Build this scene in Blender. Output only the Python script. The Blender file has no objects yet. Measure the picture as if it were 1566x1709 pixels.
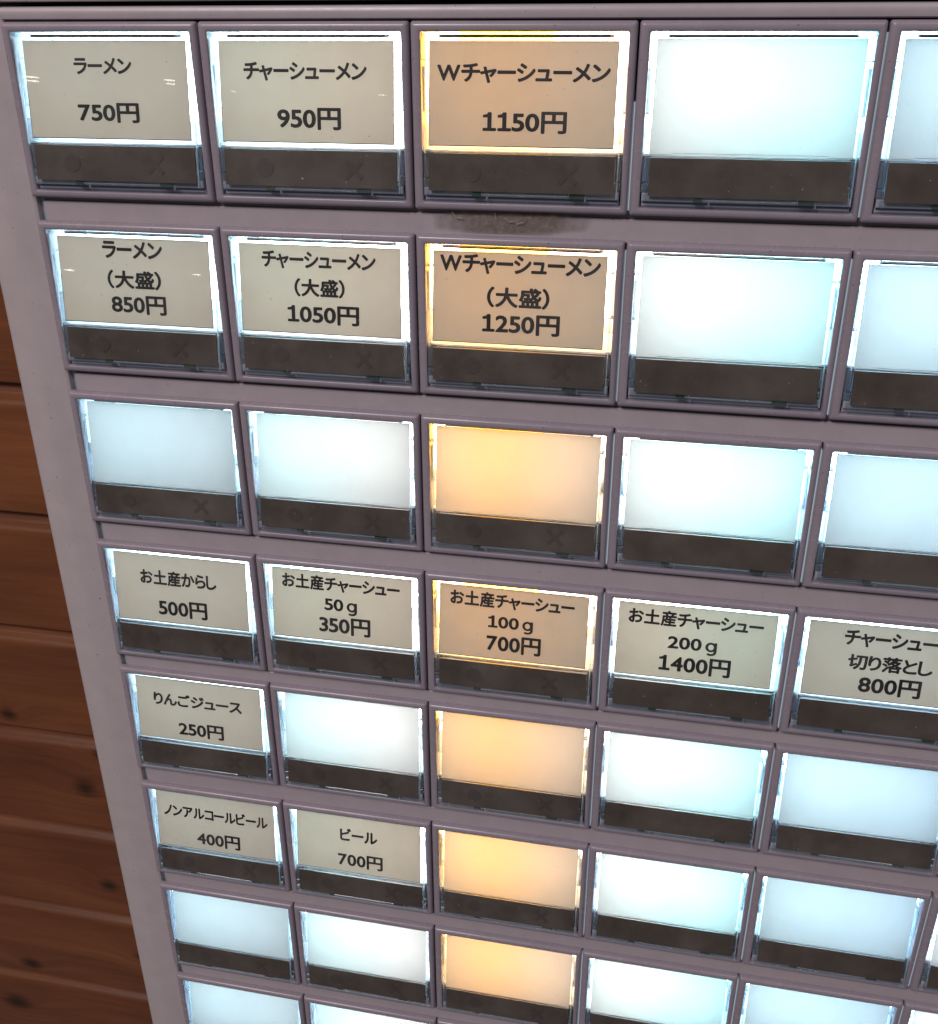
import bpy, bmesh, math, random
from mathutils import Vector, Matrix
random.seed(7)

# ---------------------------------------------------------------- units
P = 0.04                 # one button column in metres
A = 0.9182               # row pitch / column pitch
LIFT = 1.35              # height of the top button row above the floor
scene = bpy.context.scene
COL = scene.collection

def W(x, y, z):          # panel coordinates (columns right, up, towards viewer) -> world
    return Vector((x * P, -z * P, y * P + LIFT))

# ---------------------------------------------------------------- camera
R = ((0.9799521750, -0.0047780030, -0.1991755641),
     (0.0836341056, -0.8974991802, 0.4330133461),
     (-0.1808288445, -0.4409902405, -0.8791066697))
CAMP = (3.2546257786, 0.0615906427, 4.8784381048)
cam_d = bpy.data.cameras.new('camera')
cam = bpy.data.objects.new('camera', cam_d)
COL.objects.link(cam)
def dirw(v): return Vector((v[0], -v[2], v[1])).normalized()
right = dirw(R[0]); up = dirw([-c for c in R[1]]); back = dirw([-c for c in R[2]])
M = Matrix((right, up, back)).transposed().to_4x4()
M.translation = W(*CAMP)
cam.matrix_world = M
cam_d.sensor_fit = 'HORIZONTAL'; cam_d.sensor_width = 36.0
cam_d.lens = 1723.34 / 1566 * 36.0
cam_d.clip_start = 0.005; cam_d.clip_end = 50
scene.camera = cam

# ---------------------------------------------------------------- world and exposure
scene.view_settings.view_transform = 'Standard'
scene.view_settings.look = 'None'
scene.view_settings.exposure = 0.0
scene.view_settings.gamma = 1.0
scene.render.engine = 'CYCLES'
scene.cycles.use_denoising = True
scene.cycles.max_bounces = 14
scene.cycles.transparent_max_bounces = 24
scene.cycles.diffuse_bounces = 6
scene.cycles.sample_clamp_indirect = 8.0
scene.cycles.caustics_reflective = False
scene.cycles.caustics_refractive = False
world = bpy.data.worlds.new('World'); scene.world = world
world.use_nodes = True
bg = world.node_tree.nodes['Background']
bg.inputs[0].default_value = (0.98, 0.90, 0.94, 1); bg.inputs[1].default_value = 0.095

# ---------------------------------------------------------------- room lamps
def area(name, loc, target, size, power, color):
    d = bpy.data.lights.new(name, 'AREA'); d.shape = 'DISK'; d.size = size
    d.energy = power; d.color = color
    o = bpy.data.objects.new(name, d); COL.objects.link(o)
    o.location = loc
    o.rotation_euler = (Vector(target) - Vector(loc)).to_track_quat('-Z', 'Y').to_euler()
    return o
TGT = W(2.5, -3, 0)
area('ceiling_lamp', W(-12, 26, 32), TGT, 0.5, 15.5, (1.0, 0.91, 0.885))
area('ceiling_lamp', W(20, 34, 34), TGT, 0.4, 5.5, (1.0, 0.93, 0.95))
area('ceiling_lamp', W(-16, 14, 14), W(-7, -10, -7.3), 0.35, 1.2, (1.0, 0.72, 0.50))

# ---------------------------------------------------------------- materials
def mat(name):
    m = bpy.data.materials.new(name); m.use_nodes = True
    nt = m.node_tree; nt.nodes.clear()
    out = nt.nodes.new('ShaderNodeOutputMaterial')
    return m, nt, out
def N(nt, t, **kw):
    n = nt.nodes.new(t)
    for k, v in kw.items():
        if k.startswith('i_'): n.inputs[k[2:].replace('_', ' ')].default_value = v
        else: setattr(n, k, v)
    return n
def principled(nt, color, rough, **kw):
    b = nt.nodes.new('ShaderNodeBsdfPrincipled')
    if color is not None: b.inputs['Base Color'].default_value = (*color, 1)
    b.inputs['Roughness'].default_value = rough
    for k, v in kw.items(): b.inputs[k].default_value = v
    return b
def noise(nt, scale, detail=3, rough=0.6, coord='Object', stretch=None):
    tc = nt.nodes.new('ShaderNodeTexCoord'); n = nt.nodes.new('ShaderNodeTexNoise')
    n.inputs['Scale'].default_value = scale; n.inputs['Detail'].default_value = detail
    n.inputs['Roughness'].default_value = rough
    src = tc.outputs[coord]
    if stretch:
        mp = nt.nodes.new('ShaderNodeMapping'); mp.inputs['Scale'].default_value = stretch
        nt.links.new(src, mp.inputs[0]); src = mp.outputs[0]
    nt.links.new(src, n.inputs['Vector'])
    return n
def ramp(nt, src, stops):
    r = nt.nodes.new('ShaderNodeValToRGB'); e = r.color_ramp.elements
    while len(e) < len(stops): e.new(0.5)
    for k, (p, c) in enumerate(stops):
        e[k].position = p; e[k].color = (*c, 1) if len(c) == 3 else c
    nt.links.new(src, r.inputs[0]); return r
def plastic(name, c, rough=0.38, var=0.05, bump=0.05):
    m, nt, out = mat(name)
    b = principled(nt, c, rough)
    n = noise(nt, 160, 4); lo = tuple(v * (1 - var) for v in c); hi = tuple(v * (1 + var) for v in c)
    r = ramp(nt, n.outputs['Fac'], [(0.3, lo), (0.7, hi)])
    sp = noise(nt, 1500, 2, 0.5)
    spr = ramp(nt, sp.outputs['Fac'], [(0.245, (0.35, 0.33, 0.33)), (0.275, (1, 1, 1))])
    mu = N(nt, 'ShaderNodeMix', data_type='RGBA', blend_type='MULTIPLY'); mu.inputs[0].default_value = 1.0
    nt.links.new(r.outputs[0], mu.inputs[6]); nt.links.new(spr.outputs[0], mu.inputs[7])
    nt.links.new(mu.outputs[2], b.inputs['Base Color'])
    n2 = noise(nt, 5200, 2)
    bp = N(nt, 'ShaderNodeBump'); bp.inputs['Strength'].default_value = bump; bp.inputs['Distance'].default_value = 0.0001
    nt.links.new(n2.outputs['Fac'], bp.inputs['Height']); nt.links.new(bp.outputs[0], b.inputs['Normal'])
    n3 = noise(nt, 420, 5)
    mr = N(nt, 'ShaderNodeMapRange'); mr.inputs['To Min'].default_value = rough - 0.08; mr.inputs['To Max'].default_value = rough + 0.10
    nt.links.new(n3.outputs['Fac'], mr.inputs['Value']); nt.links.new(mr.outputs[0], b.inputs['Roughness'])
    nt.links.new(b.outputs[0], out.inputs[0]); return m
MB_BEZEL = plastic('lilac_grey_plastic', (0.295, 0.256, 0.308), 0.25)
MB_BAND = plastic('lilac_grey_panel', (0.395, 0.350, 0.390), 0.32)
MB_PANEL = plastic('grey_pink_panel', (0.455, 0.405, 0.430), 0.40)
M_WHITE = plastic('white_light_box', (0.80, 0.82, 0.84), 0.5, 0.02)
M_DARK = plastic('dark_gap', (0.02, 0.018, 0.02), 0.6)
M_STEEL = plastic('blue_grey_steel', (0.40, 0.52, 0.56), 0.35)
M_LEDGE = plastic('frosted_blue_ledge', (0.36, 0.37, 0.46), 0.22)
M_GREEN = plastic('green_circuit_board', (0.012, 0.055, 0.035), 0.4)
M_STRIP = plastic('dark_brown_film', (0.076, 0.059, 0.051), 0.36, 0.22)
M_MARK = plastic('darker_print', (0.055, 0.044, 0.041), 0.4)
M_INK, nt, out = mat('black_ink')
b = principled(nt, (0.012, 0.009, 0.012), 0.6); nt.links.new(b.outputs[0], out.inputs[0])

def clear(name, tint, gloss_rough=0.03, milk=0.0, milkcol=(0.9, 0.95, 1.0), ior=1.49):
    m, nt, out = mat(name)
    t = N(nt, 'ShaderNodeBsdfTransparent'); t.inputs[0].default_value = (*tint, 1)
    g = N(nt, 'ShaderNodeBsdfGlossy'); g.inputs['Roughness'].default_value = gloss_rough
    fr = N(nt, 'ShaderNodeFresnel'); fr.inputs['IOR'].default_value = ior
    base = t
    if milk > 0:
        d = N(nt, 'ShaderNodeBsdfDiffuse'); d.inputs[0].default_value = (*milkcol, 1)
        tr = N(nt, 'ShaderNodeBsdfTranslucent'); tr.inputs[0].default_value = (*milkcol, 1)
        mm = N(nt, 'ShaderNodeMixShader'); mm.inputs[0].default_value = 0.6
        nt.links.new(d.outputs[0], mm.inputs[1]); nt.links.new(tr.outputs[0], mm.inputs[2])
        m2 = N(nt, 'ShaderNodeMixShader'); m2.inputs[0].default_value = milk
        nt.links.new(t.outputs[0], m2.inputs[1]); nt.links.new(mm.outputs[0], m2.inputs[2]); base = m2
    mx = N(nt, 'ShaderNodeMixShader')
    ge = N(nt, 'ShaderNodeNewGeometry'); iv = N(nt, 'ShaderNodeMath', operation='SUBTRACT'); iv.inputs[0].default_value = 1.0
    nt.links.new(ge.outputs['Backfacing'], iv.inputs[1])
    ml = N(nt, 'ShaderNodeMath', operation='MULTIPLY'); nt.links.new(fr.outputs[0], ml.inputs[0]); nt.links.new(iv.outputs[0], ml.inputs[1])
    nt.links.new(ml.outputs[0], mx.inputs[0]); nt.links.new(base.outputs[0], mx.inputs[1]); nt.links.new(g.outputs[0], mx.inputs[2])
    nt.links.new(mx.outputs[0], out.inputs[0]); return m
M_CLEAR = clear('clear_acrylic', (0.98, 0.99, 0.99), 0.008)
def handled(m):
    """finger haze and dust on the pressed faces"""
    nt = m.node_tree; out = next(n for n in nt.nodes if n.type == 'OUTPUT_MATERIAL'); src = out.inputs[0].links[0].from_socket
    geo = N(nt, 'ShaderNodeNewGeometry')
    def gn(scale, det):
        n = N(nt, 'ShaderNodeTexNoise'); n.inputs['Scale'].default_value = scale; n.inputs['Detail'].default_value = det
        nt.links.new(geo.outputs['Position'], n.inputs['Vector']); return n
    hz = ramp(nt, gn(85, 5).outputs['Fac'], [(0.42, (0, 0, 0)), (0.80, (0.035, 0.035, 0.035))])
    du = ramp(nt, gn(1700, 1).outputs['Fac'], [(0.785, (0, 0, 0)), (0.82, (0.40, 0.40, 0.40))])
    ad = N(nt, 'ShaderNodeMath', operation='ADD'); nt.links.new(hz.outputs[0], ad.inputs[0]); nt.links.new(du.outputs[0], ad.inputs[1])
    d = N(nt, 'ShaderNodeBsdfDiffuse'); d.inputs[0].default_value = (0.75, 0.72, 0.70, 1)
    mx = N(nt, 'ShaderNodeMixShader'); nt.links.new(ad.outputs[0], mx.inputs[0]); nt.links.new(src, mx.inputs[1]); nt.links.new(d.outputs[0], mx.inputs[2])
    nt.links.new(mx.outputs[0], out.inputs[0])
handled(M_CLEAR)
M_SIDE = clear('clear_acrylic_side', (0.88, 0.93, 0.95), 0.03, 0.05)
M_RIM = clear('polished_acrylic_edge', (0.90, 0.95, 0.97), 0.10, 0.35)
M_TAB = clear('grey_acrylic_tab', (0.55, 0.60, 0.66), 0.10, 0.45, (0.55, 0.60, 0.68))

def diffuser(name, col, back=0.62, mott=0.02, face=None):
    """white acrylic plate that passes the lamp's light"""
    m, nt, out = mat(name)
    n = noise(nt, 32, 5)
    lo = tuple(c * (1 - mott) for c in col)
    r = ramp(nt, n.outputs['Fac'], [(0.3, lo), (0.75, col)])
    d = N(nt, 'ShaderNodeBsdfDiffuse'); t = N(nt, 'ShaderNodeBsdfTranslucent')
    if face: d.inputs[0].default_value = (*face, 1)
    else: nt.links.new(r.outputs[0], d.inputs[0])
    nt.links.new(r.outputs[0], t.inputs[0])
    mx = N(nt, 'ShaderNodeMixShader'); mx.inputs[0].default_value = back
    nt.links.new(d.outputs[0], mx.inputs[1]); nt.links.new(t.outputs[0], mx.inputs[2])
    nt.links.new(mx.outputs[0], out.inputs[0]); return m
M_PLATE = diffuser('opal_plate', (0.85, 0.85, 0.85), 0.150, 0.08, (0.36, 0.37, 0.38))
M_PAPER = diffuser('tan_paper', (0.665, 0.59, 0.485), 0.046, 0.12)

def lamp_mat(name, col, strength):
    m, nt, out = mat(name)
    e = N(nt, 'ShaderNodeEmission'); e.inputs[0].default_value = (*col, 1); e.inputs[1].default_value = strength
    oi = N(nt, 'ShaderNodeObjectInfo'); mr = N(nt, 'ShaderNodeMapRange')     # lamps of one make age differently
    mr.inputs['To Min'].default_value = strength * 0.86; mr.inputs['To Max'].default_value = strength * 1.08
    nt.links.new(oi.outputs['Random'], mr.inputs['Value']); nt.links.new(mr.outputs[0], e.inputs[1])
    nt.links.new(e.outputs[0], out.inputs[0]); return m

# ---- wood with knots at given places
WALLZ = -7.3
KNOTS = [(-5.976, -11.947, .17), (-5.927, -14.188, .14), (-7.998, -16.663, .16), (-8.564, -17.887, .22), (-5.50, -11.153, .13), (-7.134, -10.549, .12), (-5.50, -15.92, .14)]
def wood():
    m, nt, out = mat('knotty_pine')
    L = nt.links.new
    geo = N(nt, 'ShaderNodeNewGeometry')
    oi = N(nt, 'ShaderNodeObjectInfo')
    shift = N(nt, 'ShaderNodeVectorMath', operation='SCALE'); shift.inputs[0].default_value = (1, 1, 1)
    sc = N(nt, 'ShaderNodeMath', operation='MULTIPLY'); sc.inputs[1].default_value = 7.0
    L(oi.outputs['Random'], sc.inputs[0]); L(sc.outputs[0], shift.inputs['Scale'])
    add = N(nt, 'ShaderNodeVectorMath', operation='ADD'); L(geo.outputs['Position'], add.inputs[0]); L(shift.outputs[0], add.inputs[1])
    # bend grain round the knots
    acc = None; dist_min = None
    for kx, ky, kr in KNOTS:
        c = W(kx, ky, WALLZ)
        d = N(nt, 'ShaderNodeVectorMath', operation='SUBTRACT'); L(geo.outputs['Position'], d.inputs[0]); d.inputs[1].default_value = c
        s = N(nt, 'ShaderNodeVectorMath', operation='MULTIPLY'); L(d.outputs[0], s.inputs[0]); s.inputs[1].default_value = (0.8, 0, 1.15)
        ln = N(nt, 'ShaderNodeVectorMath', operation='LENGTH'); L(s.outputs[0], ln.inputs[0])
        dv = N(nt, 'ShaderNodeMath', operation='DIVIDE'); L(ln.outputs['Value'], dv.inputs[0]); dv.inputs[1].default_value = kr * 0.72 * P
        if dist_min is None: dist_min = dv
        else:
            mn = N(nt, 'ShaderNodeMath', operation='SMOOTH_MIN'); mn.inputs[2].default_value = 0.6
            L(dist_min.outputs[0], mn.inputs[0]); L(dv.outputs[0], mn.inputs[1]); dist_min = mn
    inv = N(nt, 'ShaderNodeMapRange', interpolation_type='SMOOTHSTEP'); inv.inputs['From Min'].default_value = 0; inv.inputs['From Max'].default_value = 7
    inv.inputs['To Min'].default_value = 0.010; inv.inputs['To Max'].default_value = 0
    L(dist_min.outputs[0], inv.inputs['Value'])
    cmb = N(nt, 'ShaderNodeCombineXYZ'); L(inv.outputs[0], cmb.inputs[2])
    add2 = N(nt, 'ShaderNodeVectorMath', operation='ADD'); L(add.outputs[0], add2.inputs[0]); L(cmb.outputs[0], add2.inputs[1])
    def nz(scale, st, det):
        mp = N(nt, 'ShaderNodeMapping'); mp.inputs['Scale'].default_value = st
        L(add2.outputs[0], mp.inputs[0])
        n = N(nt, 'ShaderNodeTexNoise'); n.inputs['Scale'].default_value = scale; n.inputs['Detail'].default_value = det
        n.inputs['Distortion'].default_value = 0.6
        L(mp.outputs[0], n.inputs['Vector']); return n
    n1 = nz(60, (0.10, 1, 1), 4); n2 = nz(320, (0.05, 1, 1), 3); n3 = nz(10, (0.5, 1, 1.6), 3)
    mixa = N(nt, 'ShaderNodeMix', data_type='FLOAT'); mixa.inputs[0].default_value = 0.35
    L(n1.outputs['Fac'], mixa.inputs[2]); L(n2.outputs['Fac'], mixa.inputs[3])
    mixb = N(nt, 'ShaderNodeMix', data_type='FLOAT'); mixb.inputs[0].default_value = 0.45
    L(mixa.outputs[0], mixb.inputs[2]); L(n3.outputs['Fac'], mixb.inputs[3])
    cr = ramp(nt, mixb.outputs[0], [(0.30, (0.105, 0.033, 0.013)), (0.50, (0.185, 0.062, 0.024)), (0.70, (0.28, 0.100, 0.038))])
    kr_ = ramp(nt, dist_min.outputs[0], [(0.0, (0, 0, 0)), (1.0, (1, 1, 1))])
    mr = N(nt, 'ShaderNodeMapRange', interpolation_type='SMOOTHSTEP'); mr.inputs['From Min'].default_value = 0.2; mr.inputs['From Max'].default_value = 2.3
    mr.inputs['To Min'].default_value = 0.24; mr.inputs['To Max'].default_value = 1
    wob = N(nt, 'ShaderNodeMath', operation='MULTIPLY_ADD'); wob.inputs[1].default_value = 1.2; 
    L(n2.outputs['Fac'], wob.inputs[0]); 
    sub = N(nt, 'ShaderNodeMath', operation='SUBTRACT'); L(dist_min.outputs[0], sub.inputs[0]); sub.inputs[1].default_value = 0.6
    L(sub.outputs[0], wob.inputs[2]); L(wob.outputs[0], mr.inputs['Value'])
    mul = N(nt, 'ShaderNodeVectorMath', operation='SCALE'); L(cr.outputs[0], mul.inputs[0]); L(mr.outputs[0], mul.inputs['Scale'])
    b = principled(nt, None, 0.38, **{'Specular IOR Level': 0.45})
    L(mul.outputs[0], b.inputs['Base Color'])
    bp = N(nt, 'ShaderNodeBump'); bp.inputs['Strength'].default_value = 0.25; bp.inputs['Distance'].default_value = 0.0006
    L(n2.outputs['Fac'], bp.inputs['Height']); L(bp.outputs[0], b.inputs['Normal'])
    L(b.outputs[0], out.inputs[0]); return m
M_WOOD = wood()

# ---------------------------------------------------------------- mesh helpers (panel coordinates)
class MB:
    def __init__(s): s.v = []; s.f = []
    def quad(s, *p):
        k = len(s.v); s.v += [tuple(q) for q in p]; s.f.append(tuple(range(k, k + len(p))))
    def box(s, x0, x1, y0, y1, z0, z1, shear=0.0, y_ref=0.0, ch=0.0):
        """box; z gets -shear*(y-y_ref) added; ch = chamfer of the front edges"""
        k = len(s.v)
        def zz(y, z): return z - shear * (y - y_ref)
        c = min(ch, (x1 - x0) * .45, (y1 - y0) * .45, (z1 - z0) * .8)
        loops = [(0, z0), (0, z1 - c), (c, z1)] if c > 0 else [(0, z0), (0, z1)]
        for i, z in loops:
            for x, y in ((x0 + i, y0 + i), (x1 - i, y0 + i), (x1 - i, y1 - i), (x0 + i, y1 - i)):
                s.v.append((x, y, zz(y, z)))
        n = len(loops)
        for l in range(n - 1):
            for q in range(4):
                a = k + l * 4 + q; b_ = k + l * 4 + (q + 1) % 4
                s.f.append((a, b_, b_ + 4, a + 4))
        s.f.append((k + 3, k + 2, k + 1, k)); t = k + (n - 1) * 4; s.f.append((t, t + 1, t + 2, t + 3))
    def loft(s, loops, close=True):
        k = len(s.v); n = len(loops[0])
        for l in loops: s.v += l
        m = len(loops)
        for i in range(m if close else m - 1):
            for q in range(n):
                a = k + i * n + q; b_ = k + i * n + (q + 1) % n
                j = (i + 1) % m
                s.f.append((a, b_, k + j * n + (q + 1) % n, k + j * n + q))
    def mesh(s, name, m, smooth=False, origin=(0, 0, 0)):
        me = bpy.data.meshes.new(name)
        ox, oy, oz = origin
        me.from_pydata([((x - ox) * P, -(z - oz) * P, (y - oy) * P) for x, y, z in s.v], [], s.f)
        bm = bmesh.new(); bm.from_mesh(me); bmesh.ops.recalc_face_normals(bm, faces=bm.faces); bm.to_mesh(me); bm.free()
        me.materials.append(m)
        if smooth: me.polygons.foreach_set('use_smooth', [True] * len(me.polygons)); me.set_sharp_from_angle(angle=math.radians(38))
        me.update(); return me
def link(name, me, parent=None, loc=None):
    o = bpy.data.objects.new(name, me); COL.objects.link(o)
    if parent: o.parent = parent
    if loc is not None: o.location = loc
    return o
def tag(o, label=None, cat=None, group=None, kind=None):
    if label: o['label'] = label
    if cat: o['category'] = cat
    if group: o['group'] = group
    if kind: o['kind'] = kind
    return o
def rrect(x0, x1, y0, y1, z, r, n=4):
    pts = []
    for cx, cy, a0 in ((x1 - r, y1 - r, 0), (x0 + r, y1 - r, 90), (x0 + r, y0 + r, 180), (x1 - r, y0 + r, 270)):
        for k in range(n + 1):
            a = math.radians(a0 + 90 * k / n); pts.append((cx + r * math.cos(a), cy + r * math.sin(a), z))
    return pts

# ---------------------------------------------------------------- pine board wall
wall = bpy.data.objects.new('wall', None); COL.objects.link(wall); wall.location = W(0, 0, WALLZ)
tag(wall, 'varnished knotty pine board wall behind the machine', None, None, 'structure')
PP = 2.045
prof = [(-0.0, -0.30), (-0.05, -0.30), (-0.06, -0.17), (-0.17, -0.145), (-0.21, -0.115), (-0.245, -0.065), (-0.285, -0.024), (-0.33, -0.006), (-0.39, 0.0), (-PP + 0.03, 0.0), (-PP + 0.005, -0.02), (-PP + 0.0, -0.06), (-PP + 0.0, -0.4)]
pm = MB()
nseg = 14
for x in [-24 + 48 * k / nseg for k in range(nseg + 1)]:
    pm.v += [(x, y, z) for y, z in prof]
n = len(prof)
for i in range(nseg):
    for q in range(n - 1):
        a = i * n + q; pm.f.append((a, a + 1, a + 1 + n, a + n))
plank_me = pm.mesh('plank', M_WOOD, True)
for k in range(16):
    y = -4.66 + PP * 3 - k * PP
    link('plank', plank_me, wall, Vector((0, 0, y * P)))
bk = MB(); bk.box(-24, 24, -31, 6, -0.6, -0.35)
link('backing_board', bk.mesh('backing_board', M_DARK), wall)

# ---------------------------------------------------------------- ticket machine
NR, NC = 8, 6
machine = bpy.data.objects.new('ticket_machine', None); COL.objects.link(machine); machine.location = W(0, 0, 0)
tag(machine, 'lilac grey ticket vending machine face with rows of backlit push buttons', 'ticket machine')
def rowy(r): return -(r * A) + {3: -0.012, 4: 0.012}.get(r, 0.0)
cb = MB(); cb.box(-0.24, 6.30, -9.4, 4.0, -6.6, -0.34)
link('cabinet', cb.mesh('cabinet', MB_PANEL), machine)
# front fascia: left stile and top rail with a rounded outer edge
def slab(x0, x1, y0, y1, z0, z1, r, name, m):
    q = MB(); loops = []
    for i, z in ((0.0, z0), (0.0, z1 - r), (r * .15, z1 - r * .5), (r * .5, z1 - r * .15), (r, z1)):
        loops.append([(x0 + i, y0 + i, z), (x1 - i, y0 + i, z), (x1 - i, y1 - i, z), (x0 + i, y1 - i, z)])
    q.loft(loops, False); k = len(q.v); q.f.append((k - 4, k - 3, k - 2, k - 1)); q.f.append((3, 2, 1, 0))
    return link(name, q.mesh(name, m, True), machine)
# left stile: convex cross-section extruded along its height
st = MB()
prof = [(-0.262, -0.34), (-0.300, -0.05), (-0.300, -0.012), (-0.292, 0.008), (-0.275, 0.021), (-0.240, 0.030), (-0.20, 0.037), (-0.17, 0.040), (-0.145, 0.0405), (-0.12, 0.038), (-0.06, 0.025), (-0.01, 0.014), (0.006, 0.010), (0.011, 0.005), (0.011, -0.06)]
ys = [0.0624 - k * 0.5 for k in range(20)]
for y in ys: st.v += [(x, y, z) for x, z in prof]
n = len(prof)
for i in range(len(ys) - 1):
    for q in range(n - 1):
        a = i * n + q; st.f.append((a, a + 1, a + 1 + n, a + n))
st.f.append(tuple(range(n)))
link('left_stile', st.mesh('left_stile', MB_PANEL, True), machine)
tr = MB()
prof = [(0.064, -0.34), (0.064, 0.004), (0.060, 0.016), (0.050, 0.022), (0.030, 0.026), (0.012, 0.022), (0.006, 0.008), (0.006, -0.06)]
xs = [0.0112, 2, 4, 6.3]
for x in xs: tr.v += [(x, y, z) for y, z in prof]
n = len(prof)
for i in range(len(xs) - 1):
    for q in range(n - 1):
        a = i * n + q; tr.f.append((a, a + 1, a + 1 + n, a + n))
link('top_rail', tr.mesh('top_rail', MB_BAND, True), machine)
slab(-0.30, 6.30, 0.083, 3.9, -0.34, 0.03, 0.012, 'upper_panel', MB_PANEL)
slab(6.015, 6.30, -8.9, 0.005, -0.34, 0.03, 0.02, 'right_stile', MB_PANEL)
slab(0.02, 6.01, -9.3, -NR * A - 0.03, -0.34, 0.03, 0.02, 'lower_panel', MB_PANEL)
tb = MB(); tb.box(0.013, 6.0, 0.0635, 0.0825, -0.2, -0.16); link('gap_backing', tb.mesh('gap_backing', M_DARK), machine)
# steel channel beside the rows
sc = MB(); sc.box(0.012, 0.040, -NR * A, 0.0, -0.060, -0.028); link('steel_channel', sc.mesh('steel_channel', M_STEEL), machine)

# spacer bands between rows
for r in range(NR):
    bm_ = MB(); y1 = rowy(r) - 0.897 * A; y0 = rowy(r + 1) - 0.016 if r < NR - 1 else -NR * A - 0.02
    bm_.box(0.040, 6.0, y0, y1, -0.05, -0.001, ch=0.007)
    sl = MB(); sl.box(0.040, 6.0, y1 + 0.001, rowy(r) - 0.850 * A, -0.05, -0.022); link('slot_back', sl.mesh('slot_back', MB_BEZEL), machine)
    link('spacer_band', bm_.mesh('spacer_band', MB_BAND), machine)

# ---- button unit meshes, origin at the unit's upper left corner
TZ = 0.1158 / A                     # tilt of the button face: z gained per unit down
def lz(v): return -0.01 + 0.1158 * (v - 0.085)
BZ = 0.0415
def bezel_mesh():
    q = MB()
    def o(i, z, r): return rrect(0.004 + i, 0.996 - i, -0.873 * A + i, 0.0 - i, z, r)
    def n_(i, z, r): return rrect(0.050 + i, 0.962 - i, -0.832 * A + i, -0.046 * A - i, z, r)
    loops = [o(0, 0.0005, .012), o(0, BZ - .024, .012), o(.0025, BZ - .013, .012), o(.008, BZ - .005, .010), o(.016, BZ - .001, .008), o(.024, BZ, .006),
             n_(-.006, BZ, .014), n_(-.002, BZ - .003, .010), n_(0, BZ - .009, .008), n_(.006, -0.045, .004)]
    q.loft(loops, True)
    # inner sloping ledge at the foot of the opening
    return q.mesh('button', MB_BEZEL, True)
ME_BEZEL = bezel_mesh()
def lightbox_mesh():
    q = MB(); x0, x1, y0, y1 = 0.040, 0.972, -0.842 * A, -0.036 * A; zf, zb = -0.026, -0.33
    q.quad((x0, y0, zb), (x1, y0, zb), (x1, y1, zb), (x0, y1, zb))
    q.quad((x0, y0, zf), (x0, y0, zb), (x0, y1, zb), (x0, y1, zf))
    q.quad((x1, y0, zf), (x1, y0, zb), (x1, y1, zb), (x1, y1, zf))
    q.quad((x0, y0, zf), (x1, y0, zf), (x1, y0, zb), (x0, y0, zb))
    q.quad((x0, y1, zf), (x1, y1, zf), (x1, y1, zb), (x0, y1, zb))
    return q.mesh('light_box', M_WHITE)
ME_BOX = lightbox_mesh()
def tilt_box(q, x0, x1, v0, v1, dz0, dz1, ch=0.0):
    """box on the tilted button face; v measured down in row units, dz from the face line"""
    q.box(x0, x1, -v1 * A, -v0 * A, -0.01 + dz0, -0.01 + dz1, shear=TZ, y_ref=-0.085 * A, ch=ch)
def cap_mesh():
    q = MB(); tilt_box(q, 0.064, 0.948, 0.062, 0.790, 0.004, 0.014, ch=0.002)
    return q.mesh('clear_cap', M_CLEAR)
ME_CAP = cap_mesh()
def edge_shade_mesh():  # dark lines painted on the card edges for the shade of the gap
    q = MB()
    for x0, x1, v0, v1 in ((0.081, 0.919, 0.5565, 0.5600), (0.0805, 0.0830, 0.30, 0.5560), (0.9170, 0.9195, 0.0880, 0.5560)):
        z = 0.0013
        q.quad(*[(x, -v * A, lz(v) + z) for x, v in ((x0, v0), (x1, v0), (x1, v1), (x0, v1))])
    return q.mesh('edge_shade', M_INK)
ME_EDGE_SHADE = edge_shade_mesh()
SUBS = []            # (name, mesh, kind) pieces that every unit carries
def piece(name, m, fn, kind=None):
    q = MB(); fn(q); SUBS.append((name, q.mesh(name, m), kind))
def wall_piece(x0, x1, zb=-0.10):
    def fn(q):
        k = len(q.v); f0, f1 = lz(.060) + .012, lz(.792) + .012
        for x in (x0, x1):
            q.v += [(x, -.060 * A, f0), (x, -.792 * A, f1), (x, -.792 * A, zb), (x, -.060 * A, zb)]
        q.f += [(k, k+1, k+2, k+3), (k+4, k+5, k+6, k+7), (k, k+1, k+5, k+4), (k+1, k+2, k+6, k+5), (k+3, k, k+4, k+7)]
    return fn
piece('cap_wall', M_SIDE, wall_piece(0.0640, 0.0700))
piece('cap_wall', M_SIDE, wall_piece(0.9430, 0.9490))
piece('cap_wall', M_SIDE, lambda q: q.box(0.071, 0.942, -.792 * A, -.786 * A, -0.06, lz(.79) + .010))
piece('cap_rim', M_RIM, lambda q: tilt_box(q, 0.0630, 0.0680, 0.074, 0.590, 0.012, 0.0155))
piece('cap_rim', M_RIM, lambda q: tilt_box(q, 0.9440, 0.9500, 0.074, 0.790, 0.006, 0.0155, ch=.002))
piece('corner_lug', M_RIM, lambda q: tilt_box(q, 0.058, 0.130, 0.053, 0.073, -0.002, 0.016, ch=.003))
piece('corner_lug', M_RIM, lambda q: tilt_box(q, 0.880, 0.955, 0.053, 0.073, -0.002, 0.016, ch=.003))
M_ADDED_DIVIDER = diffuser('added_milky_divider', (0.70, 0.73, 0.78), 0.30)
piece('added_divider', M_ADDED_DIVIDER, lambda q: q.box(0.042, 0.970, -0.591 * A, -0.583 * A, -0.328, 0.026))  # unseen divider added to keep most lamp light out of the lower compartment
def steps(q):
    tilt_box(q, 0.086, 0.180, 0.5775, 0.5800, 0.014, 0.016)
    tilt_box(q, 0.180, 0.830, 0.5700, 0.5725, 0.014, 0.016)
    tilt_box(q, 0.830, 0.934, 0.5775, 0.5800, 0.014, 0.016)
piece('moulded_step', M_TAB, steps, 'stuff')
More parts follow.
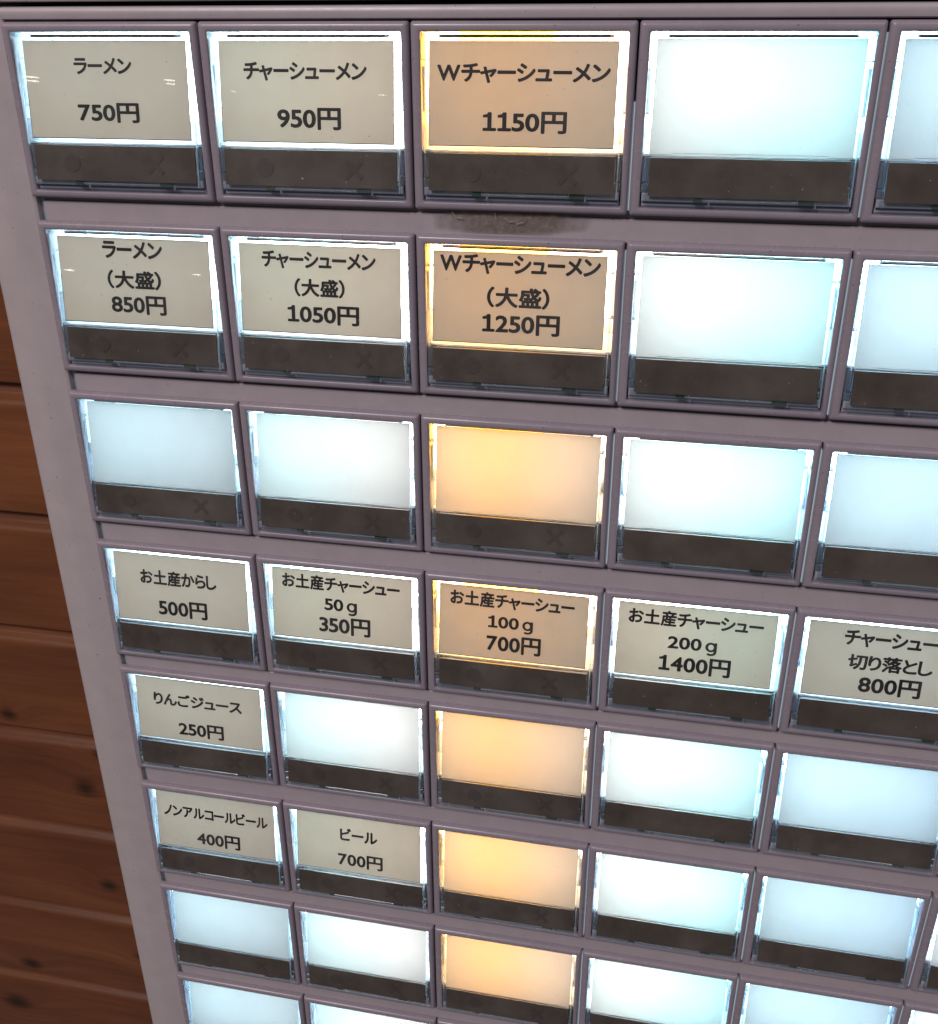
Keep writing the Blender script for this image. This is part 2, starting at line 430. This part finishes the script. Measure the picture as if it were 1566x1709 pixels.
def lip_mesh():
    q = MB(); tilt_box(q, 0.125, 0.895, 0.060, 0.0745, -0.014, 0.0015, ch=.003); return q.mesh('cap_lip', MB_BAND)
ME_LIP = lip_mesh()
for xa, xb, xc, xd in ((0.053, 0.0625, 0.0525, 0.0835), (0.9505, 0.9595, 0.9325, 0.9600)):
    piece('side_tab', M_TAB, lambda q: q.box(xa, xb, -0.40 * A, -0.20 * A, -0.04, 0.004))
    piece('side_tab', M_TAB, lambda q: q.box(xc, xd, -0.712 * A, -0.596 * A, -0.03, 0.032, ch=.003))
    piece('side_tab', M_TAB, lambda q: q.box(xc, xd, -0.759 * A, -0.718 * A, -0.03, 0.040, ch=.003))
def ticks(q):
    for xa, xb in ((0.054, 0.079), (0.933, 0.959)):
        q.box(xa, xb, -0.406 * A, -0.402 * A, -0.04, 0.008)
        q.box(xa, xb, -0.585 * A, -0.580 * A, -0.04, 0.020)
        q.box(xa + .002, xb - .006, -0.175 * A, -0.170 * A, -0.05, -0.004)
piece('side_notch', M_STEEL, ticks, 'stuff')
def strip_mesh():
    q = MB(); tilt_box(q, 0.084, 0.932, 0.594, 0.770, -0.006, 0.003); return q.mesh('status_strip', M_STRIP)
ME_STRIP = strip_mesh()
def dot_mesh():
    q = MB(); cx, cv, rr = 0.285, 0.682, 0.042
    pts = []
    for k in range(24):
        a = 2 * math.pi * k / 24; v = cv + rr * math.sin(a) / A
        pts.append((cx + rr * math.cos(a), -v * A, lz(v) + 0.0055))
    q.quad(*pts); return q.mesh('round_mark', M_MARK)
ME_DOT = dot_mesh()
def cross_mesh():
    q = MB(); cx, cv, h, w = 0.725, 0.682, 0.038, 0.007
    for s in (1, -1):
        d = (h, s * h); n2 = (-s * w, w) if s == 1 else (w, w)
        pts = []
        for sa, sb in ((1, 1), (1, -1), (-1, -1), (-1, 1)):
            x = cx + sa * d[0] + sb * n2[0]; yy = sa * d[1] + sb * n2[1]; v = cv + yy / A
            pts.append((x, -v * A, lz(v) + 0.0055 + (0.001 if s == 1 else 0)))
        q.quad(*pts)
    return q.mesh('cross_mark', M_MARK)
ME_CROSS = cross_mesh()
def faced(me):
    """clear sheet whose front face alone carries the diffusing layer"""
    me.materials.append(M_FILM)
    for p in me.polygons: p.material_index = 0 if p.normal.y < -0.8 and p.center.z < 0 else 1
    return me
M_FILM = clear('clear_film', (0.97, 0.97, 0.97), 0.1)
def plate_mesh():
    q = MB(); tilt_box(q, 0.078, 0.936, 0.076, 0.585, -0.014, -0.004); return faced(q.mesh('opal_plate', M_PLATE))
ME_PLATE = plate_mesh()
def card_mesh():
    q = MB(); tilt_box(q, 0.080, 0.920, 0.087, 0.561, -0.004, 0.0005); return faced(q.mesh('menu_card', M_PAPER))
ME_CARD = card_mesh()
piece('inner_ledge', M_LEDGE, lambda q: q.box(0.056, 0.956, -0.830 * A, -0.800 * A, -0.10, 0.030, ch=.010))
piece('inner_ledge', M_LEDGE, lambda q: q.box(0.057, 0.955, -0.799 * A, -0.760 * A, -0.10, 0.050, ch=.004))
piece('circuit_board', M_GREEN, lambda q: q.box(0.285, 0.325, -0.7975 * A, -0.779 * A, 0.0505, 0.062))
piece('circuit_board', M_GREEN, lambda q: q.box(0.735, 0.800, -0.7975 * A, -0.779 * A, 0.0505, 0.062))
def bar(q):
    q.box(0.327, 0.733, -0.7895 * A, -0.782 * A, 0.0505, 0.064, ch=.002)
    q.box(0.350, 0.357, -0.810 * A, -0.7900 * A, 0.0505, 0.058); q.box(0.802, 0.810, -0.810 * A, -0.781 * A, 0.0505, 0.058)
piece('clear_bar', M_RIM, bar, 'stuff')

# lamps: two small LED boards a column, hue differs from column to column
LED = {0: [(.06, .50, (.62, .90, 1.0), 13.5), (.50, .94, (.70, .92, 1.0), 12.5)],
       1: [(.06, .52, (.66, .97, 1.0), 21), (.52, .94, (1.0, .92, .85), 16)],
       2: [(.055, .15, (1.0, .84, .70), 17), (.15, .60, (1.0, .43, .045), 24), (.60, .945, (1.0, .74, .54), 13)],  # pale outer boards added to stand in for light from neighbouring buttons
       3: [(.06, .46, (1.0, .98, .90), 19.5), (.46, .94, (.48, .94, 1.0), 26)],
       4: [(.06, .50, (.62, .90, 1.0), 18), (.50, .94, (.54, .82, 1.0), 16)],
       5: [(.06, .50, (.92, .97, 1.0), 20), (.50, .94, (.75, .93, 1.0), 18)]}
def led_mesh(x0, x1, m):
    q = MB(); q.box(x0 + .004, x1 - .004, -0.50 * A, -0.07 * A, -0.328, -0.318)
    return q.mesh('lamp', m)
LEDME = {c: [led_mesh(x0, x1, lamp_mat('led_light', col, st_)) for x0, x1, col, st_ in ls] for c, ls in LED.items()}

# ---------------------------------------------------------------- lettering
FONT_SRC = {}
def glyphs(chars):
    objs = {}
    for ch in chars:
        cu = bpy.data.curves.new('glyph', 'FONT'); cu.body = ch; cu.size = 1.0; cu.resolution_u = 4
        cu.fill_mode = 'FRONT'
        o = bpy.data.objects.new('glyph', cu); COL.objects.link(o); objs[ch] = o
    bpy.context.view_layer.update()
    dg = bpy.context.evaluated_depsgraph_get()
    for ch, o in objs.items():
        me = o.evaluated_get(dg).to_mesh()
        vs = [(v.co.x, v.co.y) for v in me.vertices]; fs = [tuple(p.vertices) for p in me.polygons]
        if ch == '1':    # figure one with a flag and a foot
            vs = [(.20, 0), (.62, 0), (.62, .075), (.455, .075), (.455, .725), (.375, .725), (.345, .665), (.285, .635), (.20, .62), (.20, .555), (.365, .565), (.365, .075), (.20, .075)]
            vs = [(x, y - 0.0) for x, y in vs]; fs = [(0, 1, 2, 3, 11, 12), (3, 4, 5, 6, 10, 11), (6, 7, 8, 9, 10)]
        if ch == 'g':    # single-storey g
            path = [(.30 + .19 * math.cos(math.radians(a_)), .27 + .235 * math.sin(math.radians(a_))) for a_ in range(0, 361, 20)]
            path2 = [(.50, .53), (.50, .0)] + [(.30 + .20 * math.cos(math.radians(a_)), -.02 + .175 * math.sin(math.radians(a_))) for a_ in range(-20, -131, -22)]
            vs, fs = [], []
            for pth in (path, path2):
                k = len(vs)
                for i, (x, y) in enumerate(pth):
                    x0_, y0_ = pth[max(i - 1, 0)]; x1_, y1_ = pth[min(i + 1, len(pth) - 1)]
                    L_ = math.hypot(x1_ - x0_, y1_ - y0_); nx, ny = -(y1_ - y0_) / L_ * .036, (x1_ - x0_) / L_ * .036
                    vs += [(x + nx, y + ny), (x - nx, y - ny)]
                for i in range(len(pth) - 1): a_ = k + 2 * i; fs.append((a_, a_ + 1, a_ + 3, a_ + 2))
        FONT_SRC[ch] = (vs, fs); o.evaluated_get(dg).to_mesh_clear()
    for o in objs.values():
        cu = o.data; bpy.data.objects.remove(o); bpy.data.curves.remove(cu)
BOLD_D, BOLD_K = 0.029, 0.035
CARDS = {
 (0,0): [("ラーメン", 0.339, 0.639, 0.176, 0.342), ("750円", 0.34, 0.66, 0.645, 0.815)],
 (0,1): [("チャーシューメン", 0.199, 0.792, 0.208, 0.392), ("950円", 0.356, 0.666, 0.668, 0.851)],
 (0,2): [("Wチャーシューメン", 0.118, 0.89, 0.208, 0.396), ("1150円", 0.33, 0.709, 0.668, 0.851)],
 (1,0): [("ラーメン", 0.331, 0.665, 0.040, 0.240), ("（大盛）", 0.346, 0.646, 0.375, 0.585), ("850円", 0.356, 0.665, 0.679, 0.865)],
 (1,1): [("チャーシューメン", 0.2, 0.792, 0.075, 0.273), ("（大盛）", 0.368, 0.631, 0.375, 0.576), ("1050円", 0.327, 0.704, 0.679, 0.87)],
 (1,2): [("Wチャーシューメン", 0.115, 0.89, 0.028, 0.24), ("（大盛）", 0.349, 0.654, 0.372, 0.592), ("1250円", 0.329, 0.709, 0.670, 0.867)],
 (3,0): [("お土産からし", 0.244, 0.731, 0.225, 0.45), ("500円", 0.347, 0.661, 0.675, 0.885)],
 (3,1): [("お土産チャーシュー", 0.142, 0.848, 0.070, 0.285), ("50g", 0.396, 0.593, 0.385, 0.557), ("350円", 0.361, 0.672, 0.662, 0.875)],
 (3,2): [("お土産チャーシュー", 0.142, 0.843, 0.070, 0.285), ("100g", 0.361, 0.616, 0.385, 0.557), ("700円", 0.355, 0.665, 0.670, 0.880)],
 (3,3): [("お土産チャーシュー", 0.138, 0.852, 0.078, 0.292), ("200g", 0.358, 0.621, 0.415, 0.583), ("1400円", 0.32, 0.704, 0.680, 0.893)],
 (3,4): [("チャーシュー", 0.263, 0.73, 0.085, 0.300), ("切り落とし", 0.297, 0.723, 0.395, 0.605), ("800円", 0.367, 0.682, 0.695, 0.895)],
 (4,0): [("りんごジュース", 0.196, 0.793, 0.235, 0.442), ("250円", 0.353, 0.661, 0.705, 0.900)],
 (5,0): [("ノンアルコールビール", 0.131, 0.875, 0.231, 0.445), ("400円", 0.359, 0.67, 0.690, 0.895)],
 (5,1): [("ビール", 0.378, 0.632, 0.217, 0.44), ("700円", 0.36, 0.667, 0.675, 0.880)],
}
glyphs(sorted({ch for ls in CARDS.values() for l in ls for ch in l[0]}))
KANJI = set('大盛円土産切落')
def char_scale(ch):
    # small g and brackets sit narrower than a full square
    return 1.0
def line_mesh(text, x0, x1, t0, t1, seed):
    placed = []; cx = 0.0
    for ch in text:
        vs, fs = FONT_SRC[ch]
        a = min(v[0] for v in vs); b_ = max(v[0] for v in vs)
        gap = 0.075 if text[0].isdigit() else 0.10
        if ch in 'ャュ': gap = 0.06
        if ch == 'g': gap = 0.22
        if ch in '（）': gap = 0.08
        if ch == '円': gap = 0.11
        if ch == '1' : gap = 0.10
        if placed: cx += gap
        placed.append((vs, fs, cx - a)); cx += b_ - a
    digits = text[0].isdigit()
    ref = [v[1] for ch in text for v in FONT_SRC[ch][0] if (ch not in 'g円' if digits else ch not in 'ー（）')]
    lo, hi = min(ref), max(ref)
    q = MB()
    wx = BOLD_D if digits else BOLD_K
    for vs, fs, dx in placed:
        for s_ in range(9):                       # strokes thickened: the outline struck nine times round a small circle
            a_ = math.pi / 4 * s_; ox = 0 if s_ == 8 else wx * math.cos(a_); oy = 0 if s_ == 8 else wx * math.sin(a_)
            k = len(q.v)
            for x, y in vs:
                u = x0 + (x1 - x0) * (x + dx + ox + wx) / (cx + 2 * wx)
                tt = t1 - (t1 - t0) * (y + oy + wx - lo) / (hi - lo + 2 * wx)
                v = 0.085 + tt * 0.475
                q.v.append((u, -v * A, lz(v) + 0.0016 + s_ * 0.00006))
            q.f += [tuple(k + i for i in f) for f in fs]
    me = bpy.data.meshes.new('lettering')
    me.from_pydata([(x * P, -z * P, y * P) for x, y, z in q.v], [], q.f); me.materials.append(M_INK); me.update()
    return me

CARD_LABEL = {
 (0,0): 'tan card reading ラーメン 750円, top left of the panel',
 (0,1): 'tan card reading チャーシューメン 950円 in the top row',
 (0,2): 'orange-lit tan card reading Wチャーシューメン 1150円 in the top row',
 (1,0): 'tan card reading ラーメン (大盛) 850円, left end of the second row',
 (1,1): 'tan card reading チャーシューメン (大盛) 1050円 in the second row',
 (1,2): 'orange-lit tan card reading Wチャーシューメン (大盛) 1250円',
 (3,0): 'tan card reading お土産からし 500円, between a blank white button and the apple juice card',
 (3,1): 'tan card reading お土産チャーシュー 50g 350円',
 (3,2): 'orange-lit tan card reading お土産チャーシュー 100g 700円',
 (3,3): 'tan card reading お土産チャーシュー 200g 1400円',
 (3,4): 'tan card reading チャーシュー 切り落とし 800円 at the right edge',
 (4,0): 'tan card reading りんごジュース 250円 at the left end of its row',
 (5,0): 'tan card reading ノンアルコールビール 400円 near the bottom left',
 (5,1): 'tan card reading ビール 700円 right of the 400円 card',
}
# ---------------------------------------------------------------- build the units
for r in range(NR):
    for c in range(NC):
        loc = Vector((c * P, 0, rowy(r) * P))
        b = link('button', ME_BEZEL, machine, loc)
        printed = (r, c) in CARDS
        if c == 2: b['label'] = 'push button lit orange' + (' behind a printed card' if printed else ' and blank')
        elif not printed: b['label'] = 'push button lit cold white and blank'
        else: b['label'] = 'push button with a printed card in its clear cap'
        link('light_box', ME_BOX, b)
        for me in LEDME[c]: link('lamp', me, b)
        link('clear_cap', ME_CAP, b); link('cap_lip', ME_LIP, b)
        for nm, me, kd in SUBS:
            o = link(nm, me, b)
            if kd: o['kind'] = kd
        link('status_strip', ME_STRIP, b)
        if c < 3: link('round_mark', ME_DOT, b); link('cross_mark', ME_CROSS, b)
        if not printed: link('opal_plate', ME_PLATE, b)
        if printed:
            dx = random.uniform(-.004, .004); 
            card = link('menu_card', ME_CARD, None, W(c + dx * 0, rowy(r), 0))
            tag(card, CARD_LABEL[(r, c)], 'menu card', 'printed menu cards in the button caps')
            link('edge_shade', ME_EDGE_SHADE, card)
            for i, l in enumerate(CARDS[(r, c)]):
                link('lettering', line_mesh(*l, seed=i), card)
# glowing strips added in the right-hand column joints, in place of leaking light
M_JOINT_GLOW = lamp_mat('joint_glow_emitter', (0.72, 0.86, 1.0), 0.42)
for c in (3, 4, 5):
    for r in range(NR):
        q = MB(); v0 = 0.35 if (r == 0 and c == 3) else 0.05
        q.box(-0.0016, 0.0016, -0.85 * A, -v0 * A, -0.02, 0.022)
        link('joint_glow', q.mesh('joint_glow', M_JOINT_GLOW), machine, Vector((c * P, 0, rowy(r) * P)))

# ---------------------------------------------------------------- glue residue under the 1150 button
def residue():
    m, nt, out = mat('brown_glue')
    n = noise(nt, 700, 6, 0.7); n2 = noise(nt, 190, 4, 0.6)
    col = ramp(nt, n.outputs['Fac'], [(0.3, (0.11, 0.080, 0.058)), (0.52, (0.20, 0.155, 0.125)), (0.72, (0.32, 0.265, 0.24))])
    b = principled(nt, None, 0.5); nt.links.new(col.outputs[0], b.inputs['Base Color'])
    at = N(nt, 'ShaderNodeAttribute'); at.attribute_name = 'cover'
    ad = N(nt, 'ShaderNodeMath', operation='MULTIPLY_ADD'); ad.inputs[1].default_value = 1.1
    nt.links.new(n2.outputs['Fac'], ad.inputs[0])
    sb = N(nt, 'ShaderNodeMath', operation='SUBTRACT'); sb.inputs[1].default_value = 0.62; nt.links.new(at.outputs['Fac'], sb.inputs[0])
    nt.links.new(sb.outputs[0], ad.inputs[2])
    mr = N(nt, 'ShaderNodeMapRange'); mr.inputs['From Min'].default_value = 0.08; mr.inputs['From Max'].default_value = 0.95; mr.inputs['To Max'].default_value = 0.62
    nt.links.new(ad.outputs[0], mr.inputs['Value'])
    t = N(nt, 'ShaderNodeBsdfTransparent'); mx = N(nt, 'ShaderNodeMixShader')
    nt.links.new(mr.outputs[0], mx.inputs[0]); nt.links.new(t.outputs[0], mx.inputs[1]); nt.links.new(b.outputs[0], mx.inputs[2])
    bp = N(nt, 'ShaderNodeBump'); bp.inputs['Strength'].default_value = 0.7; bp.inputs['Distance'].default_value = 0.0006
    nt.links.new(n.outputs['Fac'], bp.inputs['Height']); nt.links.new(bp.outputs[0], b.inputs['Normal'])
    nt.links.new(mx.outputs[0], out.inputs[0])
    q = MB(); NX, NY = 70, 22; cov = []
    x0, x1 = 2.06, 2.87
    for j in range(NY + 1):
        for i in range(NX + 1):
            s = i / NX; t_ = j / NY
            x = x0 + (x1 - x0) * s; v = 0.872 + (0.992 - 0.872) * t_
            e = 1 - abs(2 * s - 1) ** 2.5
            lower = 0.72 + 0.25 * math.sin(3.0 * s + .3) * 1.0
            f = e * max(0, min(1, (lower - t_ * 0.9) * 4 + 0.3)) 
            cov.append(max(0.0, min(1.0, f)))
            z = 0.0012 + 0.010 * e * max(0, 1 - t_ * 1.3) * (0.6 + 0.4 * math.sin(17 * s + 4 * t_) * math.cos(9 * s))
            q.v.append((x, -v * A, z))
    for j in range(NY):
        for i in range(NX):
            a = j * (NX + 1) + i; q.f.append((a, a + 1, a + NX + 2, a + NX + 1))
    me = q.mesh('glue_residue', m, True, origin=(2.43, -0.93 * A, 0))
    at_ = me.attributes.new('cover', 'FLOAT', 'POINT')
    for i, c_ in enumerate(cov): at_.data[i].value = c_
    o = link('glue_residue', me, None, W(2.43, -0.93 * A, 0))
    tag(o, 'brown smear of old glue below the 1150円 button', 'glue residue')
    fm, nt2, out2 = mat('pale_fibre'); bb = principled(nt2, (0.30, 0.25, 0.20), 0.5); nt2.links.new(bb.outputs[0], out2.inputs[0])
    for pts in ([(2.385, .880), (2.388, .905), (2.392, .915)], [(2.43, .905), (2.455, .925), (2.475, .922)], [(2.49, .935), (2.52, .925), (2.535, .900)], [(2.18, .885), (2.20, .91), (2.23, .915)]):
        w = MB(); ring = []
        for (x, v) in pts:
            rr = 0.0016
            ring.append([(x + rr * math.cos(a), -v * A + rr * math.sin(a), 0.015 + rr * math.sin(a * 2)) for a in (0, 2.09, 4.19)])
        w.loft(ring, False)
        link('fibre', w.mesh('fibre', fm, False, origin=(2.43, -0.93 * A, 0)), o)
residue()

# ---------------------------------------------------------------- small unseen lights added to make glints in the clear caps
def glint(r, c, x, v, dist, w, h, lum, color):
    """an added light placed where the tilted clear cap mirrors it into the camera"""
    p = W(c + x, rowy(r) - v * A, lz(v) + .014); nrm = Vector((0, -1, TZ)).normalized()
    d = (p - M.translation).normalized(); rf = d - 2 * d.dot(nrm) * nrm
    pos = p + rf * dist
    l = bpy.data.lights.new('glint_light', 'AREA'); l.shape = 'ELLIPSE'; l.size = w; l.size_y = h
    l.energy = lum * math.pi * math.pi * w * h / 4; l.color = color
    o = bpy.data.objects.new('glint_light', l); COL.objects.link(o); o.location = pos
    o.rotation_euler = (-rf).to_track_quat('-Z', 'Y').to_euler()
for r, c, x, v, w, h in ((0, 0, .115, .262, .030, .0028), (0, 0, .835, .272, .022, .0028), (0, 0, .120, .280, .026, .0025), (0, 0, .835, .288, .020, .0022), (1, 0, .14, .272, .020, .0032), (1, 0, .85, .265, .018, .0028),
                         (0, 1, .15, .32, .012, .002), (0, 1, .87, .33, .018, .0022)):
    glint(r, c, x, v, 2.2, w, h, 26 if c == 0 else 13, (1.0, .86, .78))
